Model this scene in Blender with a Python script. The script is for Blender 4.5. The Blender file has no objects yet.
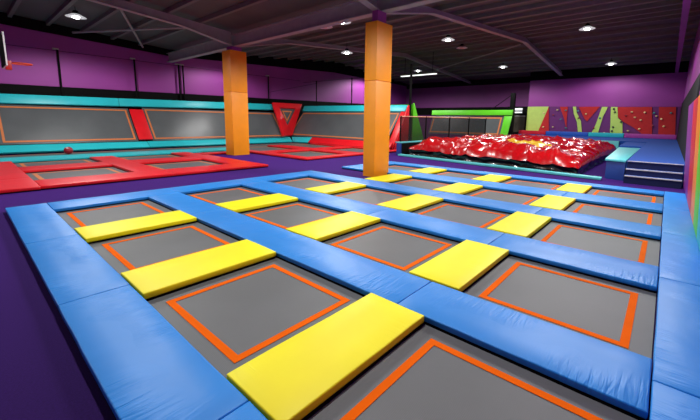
import bpy, bmesh, math, random
from mathutils import Vector, Matrix, noise
random.seed(7)
C = bpy.context.scene.collection
S = bpy.context.scene
V = Vector

# ------------------------------------------------------------------ camera
F_PX = 348.89
cam_d = bpy.data.cameras.new('camera'); cam = bpy.data.objects.new('camera', cam_d); C.objects.link(cam)
yaw, pit, rol = [math.radians(a) for a in (40.4723, 8.7078, 1.0755)]
fw = V((math.cos(yaw)*math.cos(pit), math.sin(yaw)*math.cos(pit), -math.sin(pit)))
rt = fw.cross(V((0, 0, 1))).normalized(); up = rt.cross(fw)
rt, up = math.cos(rol)*rt + math.sin(rol)*up, -math.sin(rol)*rt + math.cos(rol)*up
M3 = Matrix((rt, up, -fw)).transposed()
cam.matrix_world = Matrix.Translation((-1.1726, -0.6174, 2.10)) @ M3.to_4x4()
cam_d.sensor_width = 36; cam_d.lens = F_PX*36/700
cam_d.shift_x = -16.628/700; cam_d.shift_y = -35.788/700
cam_d.clip_start = 0.05; cam_d.clip_end = 200
S.camera = cam

# ------------------------------------------------------------------ world, exposure
w = bpy.data.worlds.new('world'); S.world = w; w.use_nodes = True
w.node_tree.nodes['Background'].inputs[0].default_value = (0.88, 0.96, 1, 1)
w.node_tree.nodes['Background'].inputs[1].default_value = 0.22
S.view_settings.view_transform = 'Standard'; S.view_settings.look = 'None'
S.view_settings.exposure = 0.2; S.view_settings.gamma = 1; S.view_settings.use_curve_mapping = False
LAMP_W = 960
LAMPS = [(3.24, 22.23), (10.92, 11.37), (17.5, 17.38), (31.49, 20.33), (20.28, 10.93), (32.86, 11.83), (23.68, 3.69), (34.93, 3.62),
         (2.4, 11.0), (2.6, 3.0), (12.6, 2.6), (-5.4, 15.5), (12.75, 24.5), (14.5, -.2), (30.6, 25.0)]

# ------------------------------------------------------------------ materials
def srgb(c):
    return tuple(((x/255)/12.92 if x/255 <= 0.04045 else ((x/255+0.055)/1.055)**2.4) for x in c) + (1,)
def base(name, col, rough=0.5, metal=0.0, spec=0.5):
    m = bpy.data.materials.new(name); m.use_nodes = True
    b = m.node_tree.nodes['Principled BSDF']
    b.inputs['Base Color'].default_value = srgb(col); b.inputs['Roughness'].default_value = rough
    b.inputs['Metallic'].default_value = metal; b.inputs['Specular IOR Level'].default_value = spec
    return m, m.node_tree, b
def vary(nt, b, col, amt=0.12, scale=1.5, space='Object', stretch=(1, 1, 1), detail=4):
    tc = nt.nodes.new('ShaderNodeTexCoord'); mp = nt.nodes.new('ShaderNodeMapping')
    mp.inputs['Scale'].default_value = stretch
    n = nt.nodes.new('ShaderNodeTexNoise'); n.inputs['Scale'].default_value = scale; n.inputs['Detail'].default_value = detail
    r = nt.nodes.new('ShaderNodeValToRGB')
    c = srgb(col)
    r.color_ramp.elements[0].position = .3; r.color_ramp.elements[1].position = .7
    r.color_ramp.elements[0].color = tuple(x*(1-amt) for x in c[:3])+(1,)
    r.color_ramp.elements[1].color = tuple(min(1, x*(1+amt)) for x in c[:3])+(1,)
    nt.links.new(tc.outputs[space], mp.inputs[0]); nt.links.new(mp.outputs[0], n.inputs[0])
    nt.links.new(n.outputs[0], r.inputs[0]); nt.links.new(r.outputs[0], b.inputs['Base Color'])
    return tc
def bump(nt, b, tc, scale, strength, dist, stretch=(1, 1, 1), kind='noise', detail=3, distort=0):
    mp = nt.nodes.new('ShaderNodeMapping'); mp.inputs['Scale'].default_value = stretch
    n = nt.nodes.new('ShaderNodeTexNoise'); n.inputs['Scale'].default_value = scale
    n.inputs['Detail'].default_value = detail; n.inputs['Distortion'].default_value = distort
    bp = nt.nodes.new('ShaderNodeBump'); bp.inputs['Strength'].default_value = strength; bp.inputs['Distance'].default_value = dist
    nt.links.new(tc.outputs['Object'], mp.inputs[0]); nt.links.new(mp.outputs[0], n.inputs[0])
    nt.links.new(n.outputs[0], bp.inputs['Height'])
    prev = b.inputs['Normal'].links[0].from_socket if b.inputs['Normal'].is_linked else None
    if prev: nt.links.new(prev, bp.inputs['Normal'])
    nt.links.new(bp.outputs[0], b.inputs['Normal'])
def vinyl(name, col, rough=0.36, wr=0.5, amt=0.06):
    m, nt, b = base(name, col, rough, 0, .35)
    tc = vary(nt, b, col, amt, 1.1)
    bump(nt, b, tc, 1.3, wr*.5, 0.02, (1.5, .6, 1), detail=2, distort=.3)
    # fine creases across the pad, only in patches
    mp = nt.nodes.new('ShaderNodeMapping'); mp.inputs['Scale'].default_value = (4.2, .5, 1)
    n1 = nt.nodes.new('ShaderNodeTexNoise'); n1.inputs['Scale'].default_value = 5.5; n1.inputs['Detail'].default_value = 2; n1.inputs['Distortion'].default_value = .8
    n2 = nt.nodes.new('ShaderNodeTexNoise'); n2.inputs['Scale'].default_value = 1.1
    rp = nt.nodes.new('ShaderNodeMapRange'); rp.inputs[1].default_value = .45; rp.inputs[2].default_value = .68
    mu = nt.nodes.new('ShaderNodeMath'); mu.operation = 'MULTIPLY'
    bp = nt.nodes.new('ShaderNodeBump'); bp.inputs['Strength'].default_value = min(1, wr*.9); bp.inputs['Distance'].default_value = .02
    nt.links.new(tc.outputs['Object'], mp.inputs[0]); nt.links.new(mp.outputs[0], n1.inputs[0]); nt.links.new(tc.outputs['Object'], n2.inputs[0])
    nt.links.new(n2.outputs[0], rp.inputs[0]); nt.links.new(n1.outputs[0], mu.inputs[0]); nt.links.new(rp.outputs[0], mu.inputs[1])
    nt.links.new(mu.outputs[0], bp.inputs['Height']); nt.links.new(b.inputs['Normal'].links[0].from_socket, bp.inputs['Normal']); nt.links.new(bp.outputs[0], b.inputs['Normal'])
    return m
def simple(name, col, rough=.5, metal=0, amt=.08, scale=3, spec=.5):
    m, nt, b = base(name, col, rough, metal, spec); vary(nt, b, col, amt, scale); return m
def emit(name, col, s):
    m = bpy.data.materials.new(name); m.use_nodes = True; nt = m.node_tree
    b = nt.nodes['Principled BSDF']; b.inputs['Base Color'].default_value = (.8, .8, .8, 1)
    b.inputs['Emission Color'].default_value = srgb(col); b.inputs['Emission Strength'].default_value = s
    return m
def mat_weave(name, col, rough=.5):
    m, nt, b = base(name, col, rough, 0, .5); tc = vary(nt, b, col, .10, .9)
    wv = nt.nodes.new('ShaderNodeTexWave'); wv.inputs['Scale'].default_value = 28; wv.inputs['Distortion'].default_value = .6
    bp = nt.nodes.new('ShaderNodeBump'); bp.inputs['Strength'].default_value = .18; bp.inputs['Distance'].default_value = .003
    nt.links.new(tc.outputs['Object'], wv.inputs[0]); nt.links.new(wv.outputs[0], bp.inputs['Height']); nt.links.new(bp.outputs[0], b.inputs['Normal'])
    return m
BLUE = vinyl('blue vinyl', (30, 134, 220), .44, .9); BLUE_D = simple('dark blue vinyl', (26, 62, 140), .5)
YEL = vinyl('yellow vinyl', (255, 240, 0), .5, .3); RED = vinyl('red vinyl', (226, 22, 34), .4, .3)
TEAL = vinyl('teal vinyl', (40, 190, 200), .4, .2); TEAL_L = vinyl('pale teal vinyl', (92, 196, 200), .4, .2)
GREEN = vinyl('lime green vinyl', (96, 205, 30), .45, .2); PURV = vinyl('purple vinyl', (128, 44, 140), .42, .1)
ORAV = vinyl('orange vinyl', (240, 140, 28), .42, .1); REDV = vinyl('red vinyl stripe', (205, 26, 44), .42, .1)
BED = mat_weave('trampoline weave', (92, 95, 97), .55)
WBED = mat_weave('wall trampoline weave', (86, 90, 92), .36)
LINE = simple('orange webbing', (240, 102, 0), .9, amt=.05, spec=.1)
LINE_W = simple('orange brown webbing', (205, 116, 62), .6, amt=.05)
BLACK = simple('black steel', (9, 9, 10), .8, spec=.12); BLACKV = vinyl('black vinyl', (14, 14, 16), .28, .6)
ORA = simple('orange column paint', (250, 154, 6), .5, amt=.04, scale=2)
PURP = simple('purple paint', (148, 56, 148), .6, amt=.05, scale=.8)
PURD = simple('dark purple paint', (122, 50, 124), .6, amt=.05, scale=.8)
GREYP = simple('grey wall pad', (34, 36, 38), .8, amt=.06, spec=.15)
NAVY = simple('navy carpet', (12, 26, 74), .9, amt=.1, scale=30); PLAT = simple('blue carpet', (8, 70, 160), .85, amt=.08, scale=20)
NOSE = simple('pale nosing', (190, 190, 196), .5); STEEL = simple('grey painted steel', (156, 156, 154), .55, amt=.08)
DECK = simple('dark roof deck', (84, 86, 82), .7, amt=.15, scale=.5)
PURLIN = simple('dark purlin steel', (104, 104, 100), .6, amt=.08)
WHITE = simple('white plastic', (225, 225, 225), .4); WOODB = simple('brown mesh panel', (52, 46, 34), .7)
PALEG = simple('pale lime panel', (196, 226, 110), .6, amt=.05); CRED = simple('climbing red panel', (196, 28, 30), .6, amt=.05)
CPUR = simple('climbing purple panel', (108, 36, 112), .6, amt=.05)
LENS = emit('lamp lens', (255, 255, 255), 30)
def carpet():
    m, nt, b = base('purple carpet', (38, 14, 72), .95, 0, .15)
    tc = vary(nt, b, (38, 14, 72), .22, 60, detail=6)
    b.inputs['Sheen Weight'].default_value = .7; b.inputs['Sheen Tint'].default_value = srgb((120, 50, 210)); b.inputs['Sheen Roughness'].default_value = .4
    bump(nt, b, tc, 220, .4, .004)
    return m
CARPET = carpet()
def bagmat(name, col):
    m, nt, b = base(name, col, .26, 0, .4); tc = vary(nt, b, col, .1, 1)
    b.inputs['Coat Weight'].default_value = .25; b.inputs['Coat Roughness'].default_value = .08
    bump(nt, b, tc, 1.3, .2, .08, detail=1, distort=1.5)
    return m
BAGR = bagmat('glossy red airbag vinyl', (178, 6, 16)); BAGY = bagmat('glossy yellow airbag vinyl', (240, 190, 20)); BAGK = bagmat('glossy black airbag vinyl', (6, 6, 7))
def netmat(name, col, cover):
    m = bpy.data.materials.new(name); m.use_nodes = True; nt = m.node_tree; b = nt.nodes['Principled BSDF']
    b.inputs['Base Color'].default_value = srgb(col); b.inputs['Roughness'].default_value = .9; b.inputs['Alpha'].default_value = cover
    return m
NET = netmat('black netting', (8, 8, 10), .76)

# ------------------------------------------------------------------ helpers
def tag(o, label=None, cat=None, group=None, kind=None):
    if label: o['label'] = label
    if cat: o['category'] = cat
    if group: o['group'] = group
    if kind: o['kind'] = kind
    return o
def empty(name, loc=(0, 0, 0), label=None, cat=None, group=None):
    o = bpy.data.objects.new(name, None); C.objects.link(o); o.location = loc; o.empty_display_size = .2
    return tag(o, label, cat, group)
def link(name, bm, mats, parent=None, smooth=True, loc=None, rotz=0, ang=40):
    bmesh.ops.recalc_face_normals(bm, faces=bm.faces)
    me = bpy.data.meshes.new(name); bm.to_mesh(me); bm.free()
    for m in (mats if isinstance(mats, (list, tuple)) else [mats]): me.materials.append(m)
    if smooth:
        for p in me.polygons: p.use_smooth = True
        me.set_sharp_from_angle(angle=math.radians(ang))
    o = bpy.data.objects.new(name, me); C.objects.link(o)
    if parent:
        o.parent = parent
        if loc is None: loc = (0, 0, 0)
    if loc is not None: o.location = loc
    o.rotation_euler = (0, 0, rotz)
    return o
def add_hexa(bm, pts, bev=0, seg=2, mi=0):
    """pts: bottom 4 then top 4 (same winding)."""
    vs = [bm.verts.new(p) for p in pts]
    fs = [bm.faces.new([vs[i] for i in q]) for q in ((3, 2, 1, 0), (4, 5, 6, 7), (0, 1, 5, 4), (1, 2, 6, 5), (2, 3, 7, 6), (3, 0, 4, 7))]
    for f in fs: f.material_index = mi
    if bev:
        es = {e for f in fs for e in f.edges}
        bmesh.ops.bevel(bm, geom=list(es), offset=bev, segments=seg, profile=.6, affect='EDGES')
def add_box(bm, x0, x1, y0, y1, z0, z1, bev=0, seg=2):
    add_hexa(bm, [(x0, y0, z0), (x1, y0, z0), (x1, y1, z0), (x0, y1, z0), (x0, y0, z1), (x1, y0, z1), (x1, y1, z1), (x0, y1, z1)], bev, seg)
def box(name, x0, x1, y0, y1, z0, z1, m, parent=None, bev=0):
    """mesh with its origin at the base centre"""
    cx, cy = (x0+x1)/2, (y0+y1)/2
    bm = bmesh.new(); add_box(bm, x0-cx, x1-cx, y0-cy, y1-cy, 0, z1-z0, bev)
    base_l = V((cx, cy, z0)) - (parent.matrix_basis.translation if parent else V((0, 0, 0)))
    return link(name, bm, m, parent, bool(bev), base_l)
def add_tube(bm, a, b, r, n=10, r2=None):
    a, b = V(a), V(b); d = (b-a); L = d.length; d.normalize()
    q = d.to_track_quat('Z', 'Y').to_matrix().to_4x4()
    bmesh.ops.create_cone(bm, cap_ends=True, segments=n, radius1=r, radius2=r if r2 is None else r2, depth=L, matrix=Matrix.Translation((a+b)/2) @ q)
def poly(name, pts, thick, m, parent=None, bev=0, off=(0, 0, 0)):
    """planar polygon (world points) extruded by the vector thick"""
    o = V(pts[0]); t = V(thick); bm = bmesh.new(); org = parent.matrix_basis.translation if parent else V((0, 0, 0))
    ref = o if not parent else org
    a = [bm.verts.new(V(p)+V(off)-ref) for p in pts]; b = [bm.verts.new(V(p)+V(off)+t-ref) for p in pts]
    bm.faces.new(a); bm.faces.new(list(reversed(b))); n = len(pts)
    for i in range(n): bm.faces.new([a[i], b[i], b[(i+1) % n], a[(i+1) % n]])
    if bev: bmesh.ops.bevel(bm, geom=bm.edges[:], offset=bev, segments=2, profile=.6, affect='EDGES')
    return link(name, bm, m, parent, bool(bev), None if parent else o)
def ring(name, o, e1, e2, L1, L2, inset, w, m, parent, h=.006, lift=.002):
    """stitched webbing frame on the rectangle o + e1*L1 + e2*L2"""
    o, e1, e2 = V(o), V(e1).normalized(), V(e2).normalized(); n = e1.cross(e2)
    if n.z < 0 or (abs(n.z) < .01): n = n if n.z > 0 else -n
    org = parent.matrix_basis.translation; bm = bmesh.new()
    def rect(a0, a1, b0, b1):
        q = [o+e1*x+e2*y+n*lift-org for x, y in ((a0, b0), (a1, b0), (a1, b1), (a0, b1))]
        add_hexa(bm, q+[p+n*h for p in q])
    i, j = inset, inset+w
    rect(i, L1-i, i, j); rect(i, L1-i, L2-j, L2-i); rect(i, j, j, L2-j); rect(L1-j, L1-i, j, L2-j)
    return link(name, bm, m, parent, False)
def pad_bm(L, W, z0, z1, r=.013, amp=.003, seed=0, step=.22):
    """foam pad, long axis on local X, softly uneven cover"""
    bm = bmesh.new(); add_box(bm, -L/2, L/2, -W/2, W/2, 0, z1-z0, r, 2)
    for ax, ln in ((0, L), (1, W)):
        k = max(1, int(ln/step))
        for i in range(1, k):
            c = V((0, 0, 0)); c[ax] = -ln/2+ln*i/k; nn = V((0, 0, 0)); nn[ax] = 1
            bmesh.ops.bisect_plane(bm, geom=bm.verts[:]+bm.edges[:]+bm.faces[:], plane_co=c, plane_no=nn)
    H = z1-z0
    for v in bm.verts:
        p = V((v.co.x*2.2+seed*7.1, v.co.y*2.2+seed*3.3, v.co.z*4))
        q = noise.noise_vector(p)
        k = v.co.z/H
        v.co.z += q.z*amp*1.6*k
        if abs(v.co.y) > W/2-r*1.2: v.co.y += q.y*amp*1.5
        if abs(v.co.x) > L/2-r*1.2: v.co.x += q.x*amp
    return bm
cnt = [0]
def pad(name, x0, x1, y0, y1, z0, z1, m, label, cat='pad', group=None, frame=True, amp=.003):
    cnt[0] += 1; L, W = x1-x0, y1-y0; rz = 0
    if W > L: L, W, rz = W, L, math.pi/2
    g = .008
    o = link(name, pad_bm(L-g, W-g, z0, z1, amp=amp, seed=cnt[0]), m, None, True, ((x0+x1)/2, (y0+y1)/2, z0), rz, 60)
    tag(o, label, cat, group)
    if frame:
        bm = bmesh.new(); add_box(bm, -L/2+.012, L/2-.012, -W/2+.012, W/2-.012, -z0+.002, 0)
        link('base_shade_frame', bm, BLACK, o, False)  # black base under the pad, its colour also painting the shadow gap there
    return o

# ------------------------------------------------------------------ structure
def st(o): o['kind'] = 'structure'; return o
def roof(x):
    P = [(-9, 8.3), (9.4, 6.95), (26, 8.4), (41, 7.15)]
    for (a, za), (b, zb) in zip(P, P[1:]):
        if x <= b: return za+(zb-za)*(x-a)/(b-a)
    return 7.15
YR, YL, XB, XF = -1.30, 27.6, -8.9, 40.0
st(box('floor', XB-.2, XF+.2, YR-.2, YL+.2, -.2, 0, CARPET))
prof = [(XB-.2, 0), (9.4, 0), (26, 0), (XF+.2, 0), (XF+.2, roof(XF+.2)), (26, 8.4), (9.4, 6.95), (XB-.2, roof(XB-.2))]
st(poly('wall_left', [(x, YL, z) for x, z in prof], (0, .2, 0), PURP))
st(poly('wall_right', [(x, YR, z) for x, z in prof], (0, -.2, 0), PURP))
st(box('wall_far', XF, XF+.2, YR, YL, 0, roof(XF), PURD)); st(box('wall_near', XB-.2, XB, YR, YL, 0, roof(XB), PURP))
st(box('wall_climbing', 38.05, XF, YR, 10.8, 0, roof(39)-.02, PURP))
# roof deck with ribs
bm = bmesh.new()
xs = [XB-.2, 9.4, 26, XF+.2]
for a, b in zip(xs, xs[1:]):
    q = [(a, YR-.2, roof(a)), (b, YR-.2, roof(b)), (b, YL+.2, roof(b)), (a, YL+.2, roof(a))]
    add_hexa(bm, q+[(x, y, z+.12) for x, y, z in q])
st(link('ceiling', bm, DECK, None, False))
# dark eaves band and painted lower band of the left wall, gutter along the right wall
ev = [(XB, 7.45), (9.4, 6.5), (26, 7.2), (XF-.02, 6.95)]
st(poly('trim_1', [(x, YL-.12, z) for x, z in ev]+[(x, YL-.12, roof(x)-.02) for x in (XF-.02, 26, 9.4, XB)], (0, .12, 0), BLACK))
st(poly('trim_2', [(XB, YL-.1, 0), (XF-.02, YL-.1, 0), (XF-.02, YL-.1, 4.2), (XB, YL-.1, 3.65)], (0, .1, 0), BLACK))
st(box('trim_3', XF-.1, XF, 10.85, YL-.12, 3.0, 3.95, BLACK))
st(box('trim_6', 38.0, 38.05, YR, 10.8, 6.5, 7.36, BLACK)); st(box('trim_7', XF-.04, XF, 10.85, YL-.12, 6.55, 7.2, BLACK))
st(box('trim_4', XB, 38.0, -.72, -.5, 6.5, 6.72, PURD))
st(box('trim_5', 15.75, 38.0, YR, YR+.06, 0, 4.0, GREYP))

# steel: girder over the columns, pitched rafters, purlins
def beam(name, a, b, wd, hd, m, label, cat='beam', group=None, fl=.03):
    """I-beam from a to b (points on its underside centre line)"""
    a, b = V(a), V(b); d = (b-a).normalized(); s = V((0, 0, 1)).cross(d).normalized(); u = V((0, 0, 1))
    o = V(a); bm = bmesh.new()
    for (w2, h0, h1) in ((wd/2, 0, fl), (wd*.09, fl, hd-fl), (wd/2, hd-fl, hd)):
        q = [p+s*k+u*h-o for h in (h0, h1) for p, k in ((a, -w2), (b, -w2), (b, w2), (a, w2))]
        add_hexa(bm, q)
    return tag(link(name, bm, m, None, False, o), label, cat, group)
beam('roof_girder', (9.4, YR+.02, 6.02), (9.4, YL-.14, 6.02), .34, .62, STEEL, 'deep grey steel girder running along the top of both orange columns', fl=.04)
def rafter(y, labr, labl, labd):
    e = empty('roof_rafter', (9.4, y, 6.02), labr, 'beam')
    def seg(nm, x0, z0, x1, z1, wd=.3):
        bm = bmesh.new(); o = V((9.4, y, 6.02))
        for w2, t0, t1 in ((wd/2, 0, .03), (.02, .03, None)):
            q = []
            for lvl in (0, 1):
                for x, z, k in ((x0, z0, -w2), (x1, z1, -w2), (x1, z1, w2), (x0, z0, w2)):
                    zz = z+t0 if lvl == 0 else (z+t1 if t1 else max(z+t0+.05, roof(x)-.2))
                    q.append(V((x, y+k, zz))-o)
            add_hexa(bm, q)
        return link(nm, bm, STEEL, e, False)
    seg('haunch', 9.62, 6.05, 13.0, 6.82); seg('flange_beam', 13.0, 6.82, 26, 7.85); seg('flange_beam', 26, 7.85, XF-.12 if y > 11 else 37.9, 6.8)
    seg('haunch', 9.18, 6.05, 6.6, 6.55); seg('flange_beam', 6.6, 6.55, XB+.05, 7.75)
rafter(7.9, 'pitched grey rafter fanning out from the top of the nearer orange column', '', '')
rafter(18.2, 'pitched grey rafter crossing the roof above the farther orange column', '', '')
pl = []
x = -8.0; k = 0
while x < 37.5:
    if abs(x-9.4) > .5:
        bm = bmesh.new(); z = roof(x)-.19
        add_box(bm, -.035, .035, YR+.02, YL-.16, 0, .18); add_box(bm, -.035, .13, YR+.02, YL-.16, -.015, 0)
        o = link('roof_purlin', bm, PURLIN, None, False, (x, 0, z)); pl.append(o)
        tag(o, 'thin dark steel purlin running across the underside of the roof deck', 'beam', 'purlins under the roof')
    x += 1.55
def rod(name, a, b, r, m, label, cat, group=None, n=8):
    a, b = V(a), V(b); bm = bmesh.new(); add_tube(bm, V((0, 0, 0)), b-a, r, n)
    return tag(link(name, bm, m, None, True, a), label, cat, group)
rod('roof_brace', (4.3, 19.2, 7.05), (7.6, 27.0, 6.75), .06, STEEL, 'grey diagonal roof brace above the long grey wall trampoline', 'brace')
rod('roof_brace', (7.4, 19.5, 6.85), (3.9, 26.8, 6.95), .06, STEEL, 'grey diagonal roof brace crossing the other left of the farther column', 'brace')
rod('roof_brace', (26.0, 8.2, 7.75), (31.0, 17.9, 7.3), .05, STEEL, 'thin diagonal roof brace between the two far rafters', 'brace')

# ------------------------------------------------------------------ columns
def column(x0, x1, y0, y1, label, top=5.8):
    e = empty('column', ((x0+x1)/2, (y0+y1)/2, 0), label, 'column')
    box('wrap', x0, x1, y0, y1, 0, 3.55, ORA, e, .02); box('wrap', x0, x1, y0, y1, 3.56, top, ORA, e, .02)
    box('stub', x0+.2, x1-.2, y0+.15, y1-.15, top, 6.02, PURP, e)
    return e
column(8.84, 9.74, 7.56, 8.12, 'orange padded square column nearer the middle, standing behind the blue court', 5.6)
column(8.95, 9.93, 17.95, 18.85, 'orange padded square column farther left, standing in the notch of the red court')

# ------------------------------------------------------------------ blue court
XE = [(-.67, 0), (1.8, 2.57), (4.36, 5.24), (7.03, 7.9), (9.64, 10.67), (12.32, 13.0)]
YY = [(7.22, 6.38), (4.52, 3.68), (1.81, 1.08)]; TO, TI, BI, BO = 10.05, 9.17, -.74, -1.24
PZ0, PZ1 = .035, .10
railn = ['left border', 'second rail from the left', 'third rail from the left', 'fourth rail from the left', 'fifth rail from the left', 'far right border']
# rails: list of seams along Y
rails = {0: [BI, 1.45, 4.1, 6.8, TO], 1: [BI, 1.45, 6.8, TI], 2: [BI, 1.45, 4.1, TI], 3: [BI, 1.45, 4.1, TO], 4: [BI, 1.45, 4.1, TO], 5: [BI, 1.45, 4.1, TO]}
for i, sm in rails.items():
    n = len(sm)-1
    for k in range(n):
        x0, x1 = XE[i]
        pos = 'nearest' if k == 0 else ('farthest' if k == n-1 else ('second' if k == 1 else 'third'))
        pad('rail_pad', x0, x1, sm[k], sm[k+1], PZ0, PZ1, BLUE, 'blue foam pad, %s length of the %s, blue court' % (pos, railn[i]), 'pad', amp=.004)
for k, (x0, x1) in enumerate([(.0, 2.6), (2.6, 5.24), (5.24, 7.03)]):
    pad('border_pad', x0, x1, TI, TO, PZ0, PZ1, BLUE, 'light blue border pad beside the purple floor, %s along the back edge' % ['leftmost', 'middle one', 'nearest the orange column'][k])
pad('border_pad', 10.67, 12.32, TI, TO, PZ0, PZ1, BLUE, 'light blue border pad capping the far trampoline row behind the nearer column')
bx = [-1.7, 2.24, 4.78, 7.45, 10.1, 13.0]
for k in range(5):
    pad('border_pad', bx[k], bx[k+1], BO, BI-.002, PZ0, PZ1, BLUE, 'wide blue border pad under the right wall, %s' % ['nearest the camera', 'second from the camera', 'middle of the five', 'second from the stairs', 'nearest the stairs'][k], amp=.004)
coln = ['left-hand', 'second', 'third', 'fourth', 'far right']
rown = ['back', 'middle', 'front']
for c in range(5):
    for r, (ya, yb) in enumerate(YY):
        pad('cross_pad', XE[c][1]+.004, XE[c+1][0]-.004, yb, ya, .04, .115, YEL,
            'bright yellow cross pad, %s one in the %s column of trampolines' % (rown[r], coln[c]), 'pad', 'yellow cross pads of the blue court')
rowb = ['farthest', 'second farthest', 'second nearest', 'nearest']
def tramp(x0, x1, y0, y1, label, group, line=LINE, inset=.17, w=.075, z=.012):
    e = empty('trampoline', ((x0+x1)/2, (y0+y1)/2, 0), label, 'trampoline', group)
    bm = bmesh.new(); add_box(bm, x0-e.location.x, x1-e.location.x, y0-e.location.y, y1-e.location.y, .003, z+.003)
    link('jumping_mat', bm, BED, e, False)
    ring('boundary_line', (x0, y0, z+.003), (1, 0, 0), (0, 1, 0), x1-x0, y1-y0, inset, w, line, e, .004, .001)
    return e
for c in range(5):
    ys = [(TI, YY[0][0]), (YY[0][1], YY[1][0]), (YY[1][1], YY[2][0]), (YY[2][1], BI)]
    for r, (y1, y0) in enumerate(ys):
        if c == 3 and r == 0: continue
        tramp(XE[c][1]+.005, XE[c+1][0]-.005, y0+.005, y1-.005, 'grey trampoline with orange line, %s in the %s blue court column' % (rowb[r], coln[c]), 'trampolines of the blue court')

# ------------------------------------------------------------------ red court
RZ0, RZ1 = .035, .12
def rpad(x0, x1, y0, y1, label, m=RED, z1=RZ1): return pad('court_pad', x0, x1, y0, y1, RZ0, z1, m, label, 'pad')
rpad(-1.3, .2, 12.5, 14.6, 'wide red corner pad at the left end of the red court front')
rpad(-1.3, .2, 14.6, 20.4, 'long red pad along the left end of the red court, behind the corner pad')
rpad(.2, 3.75, 12.55, 13.9, 'red front border pad beside the purple floor, leftmost of the red court')
rpad(3.75, 7.6, 12.55, 13.9, 'red front border pad beside the purple floor, ending near the farther column')
rpad(2.87, 3.8, 13.9, 20.5, 'red divider pad between the first and second red court trampolines')
rpad(6.55, 7.6, 13.9, 18.3, 'red pad ending in the notch left of the farther orange column')
rpad(.2, 2.87, 16.6, 18.0, 'short red cross pad between the two leftmost grey beds')
rpad(3.8, 6.55, 16.6, 18.0, 'short red cross pad between the second pair of grey beds')
rpad(6.55, 7.4, 18.3, 20.5, 'short red pad behind the notch, left of the farther column')
rpad(7.4, 11.0, 18.95, 19.5, 'red border pad passing behind the farther orange column')
rpad(10.4, 11.0, 14.0, 18.95, 'red border pad right of the farther column facing the notch')
rpad(10.4, 15.3, 13.35, 14.0, 'red front border pad of the right-hand red court, facing the blue court')
rpad(15.3, 19.0, 13.35, 14.0, 'red front border pad seen either side of the nearer column')
rpad(14.1, 15.3, 14.0, 22.4, 'red divider pad running away from the floor between right-hand red court beds')
rpad(11.0, 14.1, 17.4, 18.5, 'red cross pad behind the front bed of the right-hand red court')
rpad(15.3, 18.3, 17.4, 18.5, 'red cross pad near the side wall trampoline in the right-hand court')
rpad(18.3, 18.66, 14.0, 22.4, 'red pad along the foot of the side wall trampoline')
G = 'floor trampolines of the red court'
for (a, b, c_, d, lb) in [(.2, 2.87, 13.9, 16.6, 'front leftmost'), (3.8, 6.55, 13.9, 16.6, 'front second from the left'), (.2, 2.87, 18.0, 20.5, 'second row leftmost'),
                          (3.8, 6.55, 18.0, 20.5, 'second row, second from the left'), (7.4, 10.9, 19.5, 20.5, 'narrow one behind the farther column'), (11.0, 14.1, 14.0, 17.4, 'front one right of the farther column'),
                          (15.3, 18.3, 14.0, 17.4, 'front one left of the nearer column'), (11.0, 14.1, 18.5, 22.4, 'back one right of the farther column'), (15.3, 18.3, 18.5, 22.4, 'back one near the inverted triangle')]:
    tramp(a+.005, b-.005, c_+.005, d-.005, 'grey floor trampoline in the red court, '+lb, G, simple('tan webbing', (226, 160, 80), .6) if False else LINE_W, .2, .12)
rpad(-1.3, 6.0, 20.5, 22.3, 'flat teal strip pad in front of the wall trampolines, left length', TEAL)
rpad(6.0, 11.0, 20.5, 22.3, 'flat teal strip pad in front of the wall trampolines, right length', TEAL)
tramp(-1.3, 9.0, 22.31, 24.8, 'long grey trampoline strip at the foot of the left wall trampolines', G, LINE_W, .2, .1)
tramp(9.01, 18.6, 22.41, 24.8, 'long grey trampoline strip leading to the foot of the inverted triangle', G, LINE_W, .2, .1)
def slope(name, p0, p1, p2, p3, th, m, label, cat='pad', parent=None, bev=.03):
    """slab with front quad p0..p3, thickness th behind it"""
    o = poly(name, [p0, p1, p2, p3], th, m, parent, bev)
    if not parent: tag(o, label, cat)
    return o
T3 = (0, .06, -.05)
slope('foot_pad', (-1.3, 24.8, .17), (6.9, 24.8, .17), (6.9, 25.38, .5), (-1.3, 25.38, .5), (0, .1, -.1), TEAL, 'teal sloped foot pad below the left wall trampoline, behind the red ball')
slope('foot_pad', (6.92, 24.8, .17), (18.38, 24.85, .14), (18.6, 25.6, .52), (6.92, 25.38, .5), (0, .1, -.1), TEAL, 'teal sloped foot pad below the second wall trampoline, behind the farther column')
slope('foot_pad', (18.4, 24.9, .14), (18.65, 23.2, .14), (19.2, 23.2, .58), (18.9, 25.7, .52), (.1, 0, -.1), TEAL, 'short teal sloped foot pad turning the corner under the inverted triangle')
slope('foot_pad', (18.7, 23.18, .14), (18.7, 14.35, .14), (19.2, 14.35, .58), (19.2, 23.18, .58), (.1, 0, -.1), RED, 'red sloped foot pad below the side wall trampoline')

# leaning wall trampolines
def wall_bed(p0, pu, pv, L1, L2, label, n, inset=.12, w=.1, m=WBED, line=LINE_W):
    e = empty('wall_trampoline', p0, label, 'trampoline')
    o = V(p0); u = V(pu).normalized(); v = V(pv).normalized(); nn = V(n)
    poly('jumping_mat', [o, o+u*L1, o+u*L1+v*L2, o+v*L2], nn*-.04, m, e)
    org = e.location; bm = bmesh.new()
    def rect(a0, a1, b0, b1):
        q = [o+u*x+v*y+nn*.004-org for x, y in ((a0, b0), (a1, b0), (a1, b1), (a0, b1))]
        add_hexa(bm, q+[p+nn*.012 for p in q])
    i, j = inset, inset+w
    rect(i, L1-i, i, j); rect(i, L1-i, L2-j, L2-i); rect(i, j, j, L2-j); rect(L1-j, L1-i, j, L2-j)
    link('boundary_line', bm, line, e, False)
    return e
vy = V((0, 1.68, 2.08)); LV = vy.length; n1 = V((0, -2.2, 1.75)).normalized()
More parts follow.
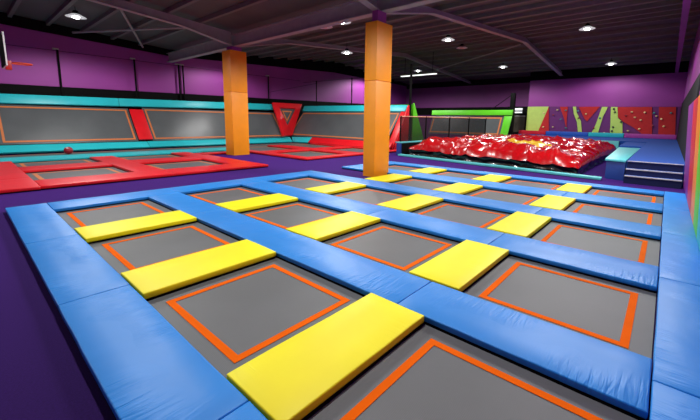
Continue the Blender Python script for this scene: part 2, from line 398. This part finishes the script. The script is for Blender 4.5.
wall_bed((.2, 25.4, .53), (1, 0, 0), vy, 6.25, LV, 'long grey leaning wall trampoline on the left, between teal pads', n1)
wall_bed((-3.2, 25.4, .53), (1, 0, 0), vy, 2.9, LV, 'grey leaning wall trampoline at the extreme left edge', n1)
wall_bed((7.3, 25.4, .53), (1, 0, 0), vy, 10.7, LV+.1, 'grey leaning wall trampoline passing behind the farther orange column', n1)
def strip(x0, x1, label, m=RED):
    q = [(x0, 25.36, .6), (x1, 25.36, .6), (x1, 25.36+1.55, 2.55), (x0, 25.36+1.55, 2.55)]
    return slope('divider_pad', *[V(p)+n1*.06 for p in q], n1*-.1, m, label)
strip(6.47, 7.28, 'red leaning divider pad between the two long wall trampolines')
strip(-.28, .18, 'teal leaning divider pad at the left end of the wall trampolines', TEAL)
for x0, x1, za, zb, lb in ((-3.3, 6.0, 3.16, 3.28, 'left length above the first wall trampoline'), (6.01, 17.9, 3.28, 3.46, 'right length reaching the inverted triangle')):
    slope('cap_pad', (x0, 27.05, za-.5), (x1, 27.05, zb-.5), (x1, 27.28, zb), (x0, 27.28, za), (0, .07, -.07), TEAL, 'long teal cap pad along the wall top, '+lb)
# side wall trampoline (faces -X) and its cap
vx = V((1.75, 0, 2.2)); n2 = V((-2.2, 0, 1.75)).normalized()
vx = V((1.75, 0, 2.2)); LX = vx.length
wall_bed((19.22, 14.95, .6), (0, 1, 0), vx, 11.6, LX, 'dark grey side wall trampoline right of the inverted triangle, behind the nearer column', n2)
slope('divider_pad', *[V(p)+n2*.06 for p in ((19.2, 14.35, .1), (19.2, 14.93, .1), (20.97, 14.93, 2.8), (20.97, 14.35, 2.8))], n2*-.1, RED, 'red leaning end pad of the side wall trampoline, right of the nearer column')
slope('cap_pad', (20.9, 14.55, 2.86), (20.9, 26.6, 2.9), (21.15, 26.6, 3.42), (21.15, 14.55, 3.34), (.25, 0, -.1), TEAL, 'teal cap pad along the top of the side wall trampoline')
# inverted triangle in the corner
A, B, D, D2 = V((17.72, 27.0, 3.5)), V((21.05, 26.95, 3.5)), V((17.5, 25.25, .56)), V((19.15, 26.05, .56))
TRI = (A, B, D2, D)
nt_ = (B-A).cross(D-A).normalized(); nt_ = nt_ if nt_.y < 0 else -nt_
e = empty('corner_triangle', D, 'red inverted triangle pad with a small grey trampoline in the corner of the wall trampolines', 'trampoline')
cen = (A+B+(D+D2)/2)/3
def tri_ring(name, s0, s1, off, th, m):
    bm = bmesh.new(); DM = (D+D2)/2; o = [cen+(p-cen)*s0 for p in (TRI if s0 == 1 else (A, B, DM, DM))]; i_ = [cen+(p-cen)*s1 for p in (A, B, DM, DM)]
    for k in ((0, 1, 2, 3) if s0 == 1 else (0, 1, 3)):
        q = [o[k], o[(k+1) % 4], i_[(k+1) % 4]+V((1e-4, 0, 0)), i_[k]]
        q = [p+nt_*off-e.location for p in q]; add_hexa(bm, q+[p+nt_*th for p in q])
    return link(name, bm, m, e, False)
tri_ring('pad_frame', 1, .56, 0, .18, RED)
poly('jumping_mat', [cen+(p-cen)*.7 for p in (A, B, (D+D2)/2)], nt_*-.03, WBED, e)
tri_ring('boundary_line', .34, .24, .005, .03, LINE_W)
# end cheek: red half facing the floor, green half leaning to the dodgeball side
poly('end_cheek', [(19.22, 14.3, .02), (21.0, 14.3, .02), (21.0, 14.3, 3.3), (20.85, 14.3, 3.3)], (0, -.08, 0), RED, bev=.015)
tag(C.objects[-1], 'dark red triangular cheek closing the end of the side wall trampoline', 'pad')
poly('end_cheek', [(21.55, 14.3, .02), (23.6, 14.3, .02), (21.65, 14.3, 3.5), (21.55, 14.3, 3.5)], (0, -.08, 0), GREEN, bev=.015)
tag(C.objects[-1], 'tall lime green triangular cheek left of the red airbag', 'pad')
poly('leaning_panel', [(23.5, 14.38, .02), (23.5, 25.5, .02), (21.7, 25.5, 3.4), (21.7, 14.38, 3.4)], (-.08, 0, 0), GREEN)
tag(C.objects[-1], 'lime green leaning back panel behind the green triangular cheek', 'panel')
box('support_post', 21.22, 21.36, 14.3, 14.42, 0, 6.3, BLACK); tag(C.objects[-1], 'thick black post rising between the red and green triangular cheeks', 'post')

# net posts on the left wall and side wall
for (x, y, lb) in [(3.2, 27.42, 'farthest left, topped by a small grey bracket'), (7.15, 27.42, 'just right of the red divider pad'), (10.3, 27.42, 'left of the farther column'), (10.0, 27.42, 'close pair left of the farther column'), (17.7, 27.42, 'above the inverted triangle')]:
    e = empty('net_post', (x, y, 3.3), 'thin black net post against the purple wall, '+lb, 'post')
    bm = bmesh.new(); add_tube(bm, (0, 0, 0), (0, 0, 2.65), .055); link('pole', bm, BLACK, e)
    box('bracket', x-.22, x+.06, y-.08, y+.08, 5.92, 6.0, STEEL, e)
for y, lb in ((25.2, 'nearest the inverted triangle'), (20.6, 'halfway along'), (18.3, 'just left of the nearer column'), (17.2, 'hidden edge beside the nearer column')):
    rod('net_post', (21.5, y, .0), (21.5, y, 5.75), .05, BLACK, 'thin black net post above the side wall trampoline, '+lb, 'post')
rod('net_cable', (-6, 27.34, 5.85), (21.3, 27.34, 5.85), .012, BLACK, 'thin dark cable strung along the tops of the left wall net posts', 'cable')
rod('net_cable', (21.56, 14.42, 5.7), (21.56, 27.2, 5.7), .012, BLACK, 'thin dark cable strung above the side wall trampoline', 'cable')
rod('net_cable', (17.7, 27.33, 4.5), (21.45, 25.2, 5.5), .012, BLACK, 'thin slack dark cable sloping up above the inverted triangle', 'cable')

# red ball
bm = bmesh.new(); bmesh.ops.create_uvsphere(bm, u_segments=24, v_segments=16, radius=.2)
o = tag(link('ball', bm, simple('dark red rubber', (150, 24, 40), .35), None, True, (2.62, 23.7, .222)), 'small dark red ball resting on the grey strip below the left wall trampoline', 'ball')
bm = bmesh.new(); bmesh.ops.create_cone(bm, cap_ends=True, segments=24, radius1=.06, radius2=.06, depth=.012, matrix=Matrix.Translation((-.06, -.12, .15)) @ Matrix.Rotation(.7, 4, 'X')); link('valve_patch', bm, simple('pale rubber', (190, 150, 150), .5), o)

# basketball hoop at the left edge
e = empty('basketball_hoop', (-1.6, 17.0, 0), 'basketball hoop with orange rim on an edge-on backboard at the left edge', 'basketball hoop')
org = e.location
bm = bmesh.new(); add_box(bm, -.12, .12, -.12, .12, 0, 4.3, .02); link('post', bm, BLACK, e)
box('arm', -1.6, .05, 16.93, 17.07, 4.1, 4.25, BLACK, e)
box('backboard', .1, .15, 16.3, 17.7, 3.72, 4.75, BLACK, e, .01)
bm = bmesh.new()
for y0, y1, z0, z1 in ((16.28, 17.72, 3.7, 3.76), (16.28, 17.72, 4.71, 4.77), (16.28, 16.34, 3.76, 4.71), (17.66, 17.72, 3.76, 4.71)):
    add_box(bm, .12-org.x, .16-org.x, y0-org.y, y1-org.y, z0, z1)
link('board_edge', bm, WHITE, e, False)
box('mount', .15, .3, 16.85, 17.15, 3.62, 3.92, simple('red metal', (190, 30, 24), .4), e, .01)
bm = bmesh.new(); R_, r_ = .27, .022; cx = .3+.27
for i in range(32):
    a0, a1 = 2*math.pi*i/32, 2*math.pi*(i+1)/32
    add_tube(bm, (cx+R_*math.cos(a0)-org.x, R_*math.sin(a0), 3.86), (cx+R_*math.cos(a1)-org.x, R_*math.sin(a1), 3.86), r_, 8)
link('rim', bm, simple('orange rim', (236, 84, 40), .4), e)

# ------------------------------------------------------------------ side court: pit, stairs, platform
PF = [(16.5, 11.85), (14.85, 1.1)]     # front corners of the pit on the floor
def at_front(y): t = (y-PF[0][1])/(PF[1][1]-PF[0][1]); return PF[0][0]+t*(PF[1][0]-PF[0][0])
o = poly('front_strip_pad', [(16.3, 11.8, .02), (14.62, 1.12, .02), (14.95, 1.12, .02), (16.65, 11.8, .02)], (0, 0, .1), TEAL_L, bev=.02)
tag(o, 'long pale teal strip pad along the front edge of the airbag pit', 'pad')
# left side parapet
e = empty('pit_parapet', (16.8, 12.0, 0), 'blue pit wall with teal top at the left end of the red airbag', 'wall')
poly('side_panel', [(16.72, 11.86, 0), (30.3, 11.86, 0), (30.3, 12.2, 0), (16.72, 12.2, 0)], (0, 0, .76), BLUE_D, e)
poly('top_pad', [(16.68, 11.82, .76), (30.3, 11.82, .76), (30.3, 12.3, .76), (16.68, 12.3, .76)], (0, 0, .08), TEAL_L, e, .02)
box('front_post', 16.68, 16.72, 11.86, 12.2, .0, .76, BLUE_D, e)
# right parapet
e = empty('pit_parapet', (15.5, .8, 0), 'blue block with broad teal top pad between the airbag and the stairs', 'wall')
poly('side_panel', [(15.28, .47, 0), (15.5, 1.1, 0), (25, 1.5, 0), (25, .47, 0)], (0, 0, .72), BLUE_D, e, .01)
poly('top_pad', [(15.2, .46, .72), (15.42, 1.15, .72), (25, 1.55, .72), (25, .5, .72)], (0, 0, .08), TEAL_L, e, .02)
# back strip of the pit
o = poly('back_strip_pad', [(30.05, 11.7, .0), (30.05, 2.0, .0), (30.8, 2.0, .0), (30.8, 11.7, .0)], (0, 0, .96), TEAL_L, bev=.015)
tag(o, 'thin pale teal strip pad behind the red airbag', 'pad')
# platform (slightly rising blue carpet)
def plat(x0, x1, y0, y1, label, gx=15.27):
    zz = lambda x: .765+(x-15.27)*.295/22.7
    bm = bmesh.new(); o = V(((x0+x1)/2, (y0+y1)/2, 0))
    add_hexa(bm, [V(p)-o for p in [(x0, y0, 0), (x1, y0, 0), (x1, y1, 0), (x0, y1, 0), (x0, y0, zz(x0)), (x1, y0, zz(x1)), (x1, y1, zz(x1)), (x0, y1, zz(x0))]])
    tag(link('platform', bm, PLAT, None, False, o), label, 'platform')
plat(15.27, 37.99, -1.23, .44, 'bright blue carpeted platform leading from the stairs to the climbing wall')
plat(25.03, 29.9, .45, 1.55, 'small blue carpeted ledge past the broad teal top pad, right of the airbag')
plat(30.82, 37.99, .45, 10.9, 'blue carpeted platform behind the airbag, under the climbing wall')
e = empty('stairs', (14.95, -.6, 0), 'three dark blue carpeted steps with pale nosings beside the right wall', 'stairs')
for x0, x1, z in ((14.65, 14.95, .29), (14.95, 15.25, .515)):
    box('step', x0, x1, -1.17, .42, 0, z-.03, NAVY, e); box('nosing', x0-.03, x0+.12, -1.17, .42, z-.03, z, NOSE, e)
    box('tread', x0+.12, x1, -1.17, .42, z-.03, z, PLAT, e)
box('step', 15.25, 15.265, -1.17, .42, .0, .735, NAVY, e)
box('nosing', 15.2, 15.32, -1.17, .42, .767, .79, NOSE, e)

# airbag: crumpled glossy red cover over black skirt
e = empty('airbag', (22, 6.5, 0), 'crumpled glossy red airbag with yellow patches and black sides lying in the pit', 'airbag')
NX, NY = 110, 130
def bag_pt(s, t):
    """s 0..1 front to back, t 0..1 right to left"""
    y = 2.0+t*(11.4-2.0); x0 = at_front(y)+.35; x = x0+s*(29.6-x0)
    edge = (min(1, s/.06)*min(1, (1-s)/.08)*min(1, t/.07)*min(1, (1-t)/.08))**.4
    h = .36+.05*t+edge*(.50+.20*math.sin(math.pi*min(1, t*1.05))*(.4+.6*s)+.1*t)
    p = V((x*.5+y*.25, y*1.0-x*.1, 0))
    rid = lambda q: (1-min(1, abs(noise.noise(q))*1.6))**2.2
    c = .22*(rid(p*.7)-.4)+.14*(rid(p*1.35+V((5, 3, 1)))-.4)+.05*(rid(p*2.9)-.4)
    d = noise.noise_vector(p*1.3)*.12
    return V((x+d.x*edge, y+d.y*edge, max(.2, h+c*(.45+.55*edge))))
poly('liner', [(16.75, 11.84, .0), (29.9, 11.84, 0), (29.9, 11.84, .76), (16.75, 11.84, .76)], (0, -.02, 0), BLACK, e)
bm = bmesh.new(); g = [[bm.verts.new(bag_pt(i/NX, j/NY)-e.location) for j in range(NY+1)] for i in range(NX+1)]
for i in range(NX):
    for j in range(NY):
        f = bm.faces.new([g[i][j], g[i+1][j], g[i+1][j+1], g[i][j+1]])
        s, t = i/NX, j/NY; wv = .05*noise.noise(V((s*6, t*6, 3)))
        f.material_index = 1 if (.12+wv < s < .40+wv and .20 < t < .50 and abs(s-.24-wv) < .12*(1-abs(t-.36)/.16)+.012) or (.2 < s < .27 and .63 < t < .74 and abs(t-.685) < (s-.2)*.8) else 0
link('cover', bm, [BAGR, BAGY], e, True, ang=180)
bm = bmesh.new()
per = [(0, j) for j in range(NY, -1, -1)]+[(i, 0) for i in range(1, NX+1)]+[(NX, j) for j in range(1, NY+1)]+[(i, NY) for i in range(NX-1, -1, -1)]
rows = []
for lv in range(7):
    k = lv/6; row = []
    for n_, (i, j) in enumerate(per):
        p = bag_pt(i/NX, j/NY); q = V((p.x, p.y, p.z*(1-k)+.02*k))
        cc = V((22, 6.5, 0)); o2 = (V((p.x, p.y, 0))-cc).normalized()
        nz = noise.noise(V((p.x*1.6, p.y*1.6, lv*.5)))
        q -= o2*(.02 + .14*math.sin(k*math.pi)*(.4+nz)) - V((0, 0, -.03))
        row.append(bm.verts.new(q-e.location))
    rows.append(row)
for a, b in zip(rows, rows[1:]):
    for n_ in range(len(per)-1): bm.faces.new([a[n_], a[n_+1], b[n_+1], b[n_]])
link('skirt', bm, BAGK, e, True, ang=180)

# side net of the pit with its posts
e = empty('pit_net', (16.6, 12.0, .85), 'dark safety net with a pale top cord along the left side of the airbag', 'net')
bm = bmesh.new()
q = [V(p)-e.location for p in ((16.75, 12.02, .85), (30.2, 12.02, .85), (30.2, 12.02, 2.5), (16.75, 12.02, 2.4))]
bm.faces.new([bm.verts.new(p) for p in q]); link('netting', bm, NET, e, False)
bm = bmesh.new(); add_tube(bm, V((16.75, 12.02, 2.41))-e.location, V((30.2, 12.02, 2.51))-e.location, .028); link('top_cord', bm, simple('peach cord', (236, 176, 140), .6), e)
for x in (16.8, 19.8, 23.2, 26.6, 30.15):
    bm = bmesh.new(); add_tube(bm, V((x, 12.02, .86))-e.location, V((x, 12.02, 2.45+.008*(x-16.6)))-e.location, .05); link('post', bm, BLACK, e)

# green framed wall trampoline behind the pit
wall_bed((33.0, 11.75, .85), (0, 1, 0), (.9, 0, 1.95), 7.9, 2.15, 'dark grey wall trampoline inside the lime green frame behind the airbag', V((-1.95, 0, .9)).normalized(), .15, .14, WBED, LINE_W)
slope('green_cap_pad', (33.8, 10.95, 2.88), (33.8, 19.8, 2.88), (33.95, 19.8, 3.4), (33.95, 10.95, 3.4), (.2, 0, -.05), GREEN, 'long lime green cap pad above the dark wall trampoline behind the airbag')
n3 = V((-1.95, 0, .9)).normalized()
slope('green_side_pad', *[V(p)+n3*.06 for p in ((32.9, 11.0, .6), (32.9, 11.7, .6), (33.9, 11.7, 2.8), (33.9, 10.95, 2.8))], n3*-.1, GREEN, 'lime green leaning side pad at the right end of the green frame')
box('ledge_pad', 36.6, 37.6, 12.3, 14.5, .02, 1.0, REDV); tag(C.objects[-1], 'red block pad on the floor past the lime green side pad', 'pad')
# dark doorway block with small white signs
e = empty('equipment_booth', (38.8, 11.6, 0), 'black booth with two small white plates between the green frame and climbing wall', 'booth')
box('cabin', 38.1, 39.8, 10.82, 12.9, 0, 3.9, BLACK, e)
poly('window', [(38.08, 11.0, 1.2), (38.08, 12.1, 1.2), (38.08, 12.1, 2.85), (38.08, 11.0, 2.85)], (-.02, 0, 0), WOODB, e)
for z0, z1 in ((3.5, 3.72), (3.22, 3.36)):
    poly('white_plate', [(38.08, 11.35, z0), (38.08, 12.15, z0), (38.08, 12.15, z1), (38.08, 11.35, z1)], (-.03, 0, 0), emit('lit plate', (225, 232, 235), .9), e)
poly('rail', [(38.08, 11.0, 2.87), (38.08, 12.3, 2.87), (38.08, 12.3, 2.93), (38.08, 11.0, 2.93)], (-.03, 0, 0), STEEL, e)
box('frame_post', 35.2, 35.6, 11.3, 11.7, 0, 5.1, BLACK); tag(C.objects[-1], 'thick black post standing above the right end of the lime green frame', 'post')
rod('stay', (35.3, 11.71, 4.85), (35.3, 13.6, 3.5), .04, BLACK, 'thin dark stay sloping down left from the thick black post', 'stay')

# ------------------------------------------------------------------ climbing wall
CX = 37.96
e = empty('climbing_wall', (38.0, 4.8, 1.1), 'low climbing wall in red, purple and pale lime panels dotted with small holds', 'climbing wall')
poly('backing', [(38.0, -1.2, 1.07), (38.0, 10.78, 1.07), (38.0, 10.78, 3.88), (38.0, -1.2, 3.74)], (.04, 0, 0), CPUR, e)
shapes = dict(
 lime_panel=([(10.78, 3.86), (8.78, 3.86), (9.63, 1.18), (10.78, 1.2)], PALEG), red_panel=([(8.78, 3.82), (9.63, 1.18), (8.54, 1.21), (8.68, 2.72)], CRED),
 red_panel2=([(7.78, 3.82), (7.08, 3.82), (7.06, 2.73), (7.01, 1.66), (7.32, 2.73)], CRED),
 lime_strip=([(6.65, 3.82), (6.39, 3.82), (6.25, 3.22), (5.84, 2.46), (5.66, 1.42), (5.99, 1.4), (6.17, 2.36), (6.5, 3.12)], PALEG),
 red_panel3=([(6.14, 3.8), (4.44, 3.8), (5.06, 2.85), (5.34, 2.42), (5.62, 2.75)], CRED),
 lime_strip2=([(4.28, 3.77), (3.82, 3.76), (4.11, 2.85), (4.35, 1.37), (4.87, 1.35), (4.59, 2.2)], PALEG),
 lime_panel2=([(3.59, 3.76), (3.1, 3.75), (2.96, 2.77), (2.59, 2.42), (2.46, 1.17), (3.4, 1.22)], PALEG),
 red_panel4=([(3.06, 3.75), (0.66, 3.73), (0.37, 1.1), (0.99, 1.1), (1.17, 1.48), (1.71, 1.91), (2.56, 2.46), (2.97, 2.86)], CRED),
 red_panel5=([(0.2, 3.72), (-0.9, 3.71), (-1.13, 1.11), (-0.03, 1.1)], CRED))
for nm, (pts, m) in shapes.items():
    poly(''.join(c for c in nm if not c.isdigit()), [(CX, y, z) for y, z in pts], (-.03, 0, 0), m, e)
H = [(9.19, 3.22), (7.97, 3.51), (7.22, 3.46), (5.49, 3.12), (9.11, 1.81), (8.23, 1.83), (7.06, 1.76), (8.29, 3.02), (3.34, 3.58), (3.24, 3.31), (2.7, 2.42), (3.25, 1.95), (2.0, 3.31), (1.09, 3.26), (-0.63, 3.22), (-0.08, 2.71), (1.31, 1.83), (2.11, 1.63), (0.47, 3.22), (0.46, 2.15), (1.74, 2.83), (0.28, 2.96), (0.73, 1.24), (-0.44, 1.29), (0.32, 1.21), (3.88, 1.39), (6.18, 3.41), (6.04, 2.74), (3.29, 1.59), (1.84, 1.25), (4.33, 2.76), (4.72, 1.82), (1.3, 2.6), (-.3, 2.1), (7.6, 2.6), (2.4, 3.0)]
hc = [simple('hold cream', (236, 214, 150), .5), simple('hold teal', (60, 150, 150), .5), simple('hold red', (150, 40, 60), .5), simple('hold dark', (50, 40, 60), .5)]
for i, (y, z) in enumerate(H):
    bm = bmesh.new(); bmesh.ops.create_icosphere(bm, subdivisions=1, radius=.1)
    for v in bm.verts: v.co = V((v.co.x*.8, v.co.y, v.co.z*.8))*(1+.25*noise.noise(v.co*20+V((i, 0, 0)))); v.co += V((CX-.07, y, z))-e.location
    dark = (i in (8, 9, 10, 11, 28))
    link('hold', bm, hc[3] if dark else hc[0 if i % 4 in (0, 1) or i in (3, 15, 16, 17) else (1 if i % 4 == 2 else 2)], e)
for y1, y0, m, lb in ((11.2, 8.63, REDV, 'red length at its left end'), (8.6, 5.0, simple('blue roll vinyl', (30, 90, 190), .4), 'blue length left of centre'), (4.97, 2.3, TEAL, 'teal length right of centre'), (2.27, -1.2, simple('magenta roll vinyl', (176, 60, 160), .45), 'magenta length at its right end')):
    o = pad('roll_pad', 36.95, 37.65, y0, y1, 1.06, 1.42, m, 'long foam roll at the foot of the climbing wall, '+lb, frame=False)

# ------------------------------------------------------------------ striped pads on the right wall
sx = [14.6, 11.5, 9.58, 8.38, 7.22, 6.3, 5.0]
sm_ = [PURV, REDV, ORAV, GREEN, TEAL, BLUE]
sn = ['purple', 'red', 'orange', 'lime green', 'teal', 'blue']
for i in range(6):
    x1, x0 = sx[i], sx[i+1]+.02
    z0 = .105; yb, yt, zt = -1.22, -1.04, 2.78
    o = V(((x0+x1)/2, -1.26, z0)); bm = bmesh.new()
    add_hexa(bm, [V(p)-o for p in [(x0, YR+.02, z0), (x1, YR+.02, z0), (x1, yb, z0), (x0, yb, z0), (x0, YR+.02, zt), (x1, YR+.02, zt), (x1, yt, zt), (x0, yt, zt)]], .02)
    tag(link('stripe_pad', bm, sm_[i], None, True, o), 'tall upright %s wall pad, one of the rainbow stripes on the right wall' % sn[i], 'pad')

# ------------------------------------------------------------------ ceiling lights
names = ['high above the left wall trampoline', 'left of the nearer column top', 'between the columns, beside the nearer one', 'far back above the pale strip light', 'right of the nearer column',
         'above the booth end of the roof', 'large one high on the right', 'far one above the climbing wall', 'overhead beyond the red court corner', 'directly over the blue court', 'over the right half of the blue court',
         'beyond the left edge', 'added unseen to light the wall, behind the farther column', 'over the stairs and rainbow stripes', 'added unseen to light the back wall, behind the nearer column']  # both lamps behind the columns are added, unseen fill for the purple wall
GLOW = emit('lamp reflector glow', (235, 236, 240), .42); GLOW.node_tree.nodes['Principled BSDF'].inputs['Base Color'].default_value = (.25, .25, .25, 1)
def lamp_at(x, y, lb, on=True, z=None, en=1):
    z = z or roof(x)-.5; e = empty('high_bay_lamp', (x, y, z), 'round white high bay ceiling lamp, '+lb, 'lamp')
    bm = bmesh.new(); add_tube(bm, (0, 0, .14), (0, 0, .3), .16, 24, .1); link('housing', bm, BLACK, e)
    bm = bmesh.new(); add_tube(bm, (0, 0, .0), (0, 0, .14), .42, 32, .16); link('reflector', bm, GLOW if on else WHITE, e)
    bm = bmesh.new(); add_tube(bm, (0, 0, -.05), (0, 0, -.002), .12, 24, .15); link('lens', bm, LENS if on else simple('unlit lens', (225, 190, 170), .4), e)
    bm = bmesh.new(); add_tube(bm, (0, 0, .3), (0, 0, roof(x)-z-.01), .015, 6); link('hanger', bm, BLACK, e)
    if on:
        L = bpy.data.lights.new('lamp_light', 'SPOT'); L.energy = LAMP_W*en; L.shadow_soft_size = .16; L.color = (1, .985, .96)
        L.spot_size = math.radians(165); L.spot_blend = .35
        lo = bpy.data.objects.new('lamp_light', L); C.objects.link(lo); lo.parent = e; lo.location = (0, 0, -.22)
for (x, y), nm in zip(LAMPS, names): lamp_at(x, y, nm, True, 6.85 if x == 17.5 else None, .5 if (x > 34 or x == 12.75) else 1)
lamp_at(24.99, 12.23, 'unlit, beside the lit one right of the nearer column', False)
lamp_at(11.03, 12.7, 'unlit, under the girder left of the nearer column', False)
e = empty('strip_light', (27.3, 17.6, 6.35), 'long pale strip light hanging below the far roof', 'lamp')
bm = bmesh.new(); add_box(bm, -.12, .12, -1.9, 1.9, 0, .06, .01); link('tube', bm, emit('strip tube', (240, 245, 240), 1.6), e)
bm = bmesh.new(); add_box(bm, -.16, .16, -1.95, 1.95, .06, .14); link('housing', bm, STEEL, e, False)
bm = bmesh.new(); add_tube(bm, (0, -1.5, .14), (0, -1.5, roof(27.3)-6.36), .02); add_tube(bm, (0, 1.5, .14), (0, 1.5, roof(27.3)-6.36), .02); link('hanger', bm, BLACK, e)
